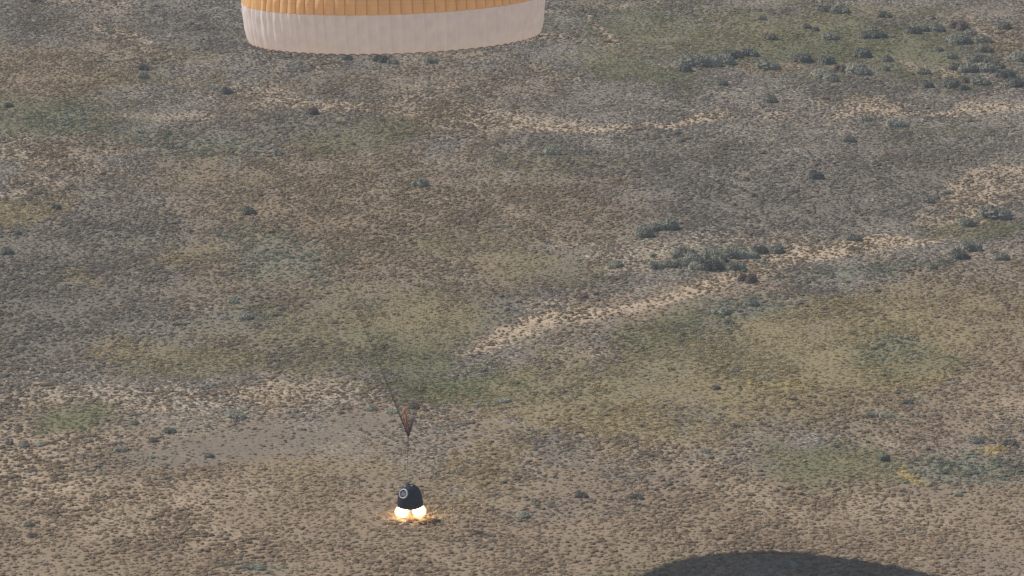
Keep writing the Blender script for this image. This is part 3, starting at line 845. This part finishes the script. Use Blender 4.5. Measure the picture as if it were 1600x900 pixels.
# bits left on the rim: latches and torn fittings that catch the sun
for (x, y, z, s) in ((-.40, -.34, 1.85, (.08, .05, .07)), (.20, -.40, 1.90, (.08, .05, .05)), (.02, -.05, 1.97, (.10, .10, .07)), (-.12, .1, 1.96, (.07, .07, .11)), (.3, .12, 1.93, (.06, .06, .09))):
    V, Fc = [], []
    tube(V, Fc, (x - s[0], y, z), (x + s[0], y + .02, z + .02), s[2] * .7, s[2] * .45, seg=7)
    link('latch', mesh_from('latch', V, Fc, [m_metal if x in (-.40, .20) else m_dark]), cap)

# round opened parachute bay on the upper left flank
def hull_r(z): return float(np.interp(z, [p[0] for p in HP], [p[1] for p in HP]))
ang = math.radians(-90 - 34); zc = 1.30
rn = hull_r(zc)
pc = Vector((rn * math.cos(ang), rn * math.sin(ang), zc))
sl_ = (hull_r(zc + .15) - hull_r(zc - .15)) / .30
nrm = Vector((math.cos(ang), math.sin(ang), -sl_)).normalized()
qb = nrm.to_track_quat('Z', 'Y')
lathe('bay_rim', [(-.10, .36), (-.10, .425), (.05, .425), (.07, .41), (.07, .37), (.05, .36)], m_metal, cap, loc=pc + nrm * .03, rot=qb, seg=40, capb=False)
lathe('bay_lining', [(-.02, .35), (.012, .34), (.018, .1)], m_grey, cap, loc=pc + nrm * .03, rot=qb, seg=32)
cl = []
V, Fc = [], []
rr_ = random.Random(2)
for i in range(13):
    a = rr_.uniform(0, 6.28); r_ = rr_.uniform(.02, .22)
    p = Vector((r_ * math.cos(a), r_ * math.sin(a), .03)); q = p + Vector((rr_.uniform(-.13, .13), rr_.uniform(-.13, .13), .02))
    tube(V, Fc, p, q,   .022, .014, seg=6)
o = link('torn_lining', mesh_from('torn_lining', V, Fc, [m_pale]), cap, pc + nrm * .03); o.rotation_mode = 'QUATERNION'; o.rotation_quaternion = qb
# second, smaller covered port and periscope stub, antenna slots
ang2 = math.radians(-90 + 40)
p2 = Vector((hull_r(.9) * math.cos(ang2), hull_r(.9) * math.sin(ang2), .9))
q2 = Vector((math.cos(ang2), math.sin(ang2), .25)).normalized().to_track_quat('Z', 'Y')
lathe('porthole', [(-.05, .15), (.02, .15), (.03, .12), (.025, .05)], m_dark, cap, loc=p2, rot=q2, seg=24)
NOZ = []
for q in range(4):
    a = math.radians(45 + 90 * q)
    lathe('rocket_nozzle', [(-.16, .11), (-.10, .085), (-.02, .06), (.02, .08)], m_metal, cap, loc=(.62 * math.cos(a), .62 * math.sin(a), -.06), seg=20)

# flames: glowing gas as emitting volumes
def gas(name, colr, dens, loc, scale, rot, parent, edge=1.0, nscale=2.5, namt=.5, power=1.5):
    V, Fc = [], []
    R, S = 14, 24
    for i in range(R + 1):
        t = math.pi * i / R
        for j in range(S):
            p = 2 * math.pi * j / S
            V.append((math.sin(t) * math.cos(p), math.sin(t) * math.sin(p), math.cos(t)))
    for i in range(R):
        for j in range(S):
            k_ = (j + 1) % S
            Fc.append((i * S + j, (i + 1) * S + j, (i + 1) * S + k_, i * S + k_))
    m = bpy.data.materials.new(name); m.use_nodes = True; nt = m.node_tree
    nt.nodes.remove(nt.nodes['Principled BSDF'])
    tc = nt.nodes.new('ShaderNodeTexCoord')
    ln = nt.nodes.new('ShaderNodeVectorMath'); ln.operation = 'LENGTH'; nt.links.new(tc.outputs['Object'], ln.inputs[0])
    nz = noise_node(nt, nscale, 3, tc.outputs['Object'])
    d = math_node(nt, 'ADD', ln.outputs['Value'], math_node(nt, 'MULTIPLY', math_node(nt, 'SUBTRACT', nz, .5), namt))
    f = ramp(nt, d, edge, 0.05)
    f = math_node(nt, 'POWER', math_node(nt, 'MAXIMUM', f, 0.0), power)
    em = nt.nodes.new('ShaderNodeEmission'); em.inputs[0].default_value = (*colr, 1)
    nt.links.new(math_node(nt, 'MULTIPLY', f, dens), em.inputs[1])
    nt.links.new(em.outputs[0], nt.nodes['Material Output'].inputs['Volume'])
    o = link(name, mesh_from(name, V, Fc, [m]), parent, loc)
    o.scale = scale; o.rotation_euler = rot
    return o
for q, (x, y, tilt) in enumerate(((-.74, -.32, 18), (.76, -.30, -18), (-.66, .42, 14), (.68, .42, -14))):
    gas('rocket_flame', (1.0, .66, .32), 26.0, (x * 1.05, y, -.47), (.68, .64, .55), (0, math.radians(tilt), 0), cap, edge=.98, nscale=2.2, namt=.35, power=1.3)
gas('exhaust_glow', (1.0, .45, .16), .2, (0.05, 0, -.58), (2.75, 1.5, .40), (0, 0, 0), cap, edge=.95, nscale=2.6, namt=.75, power=1.4)
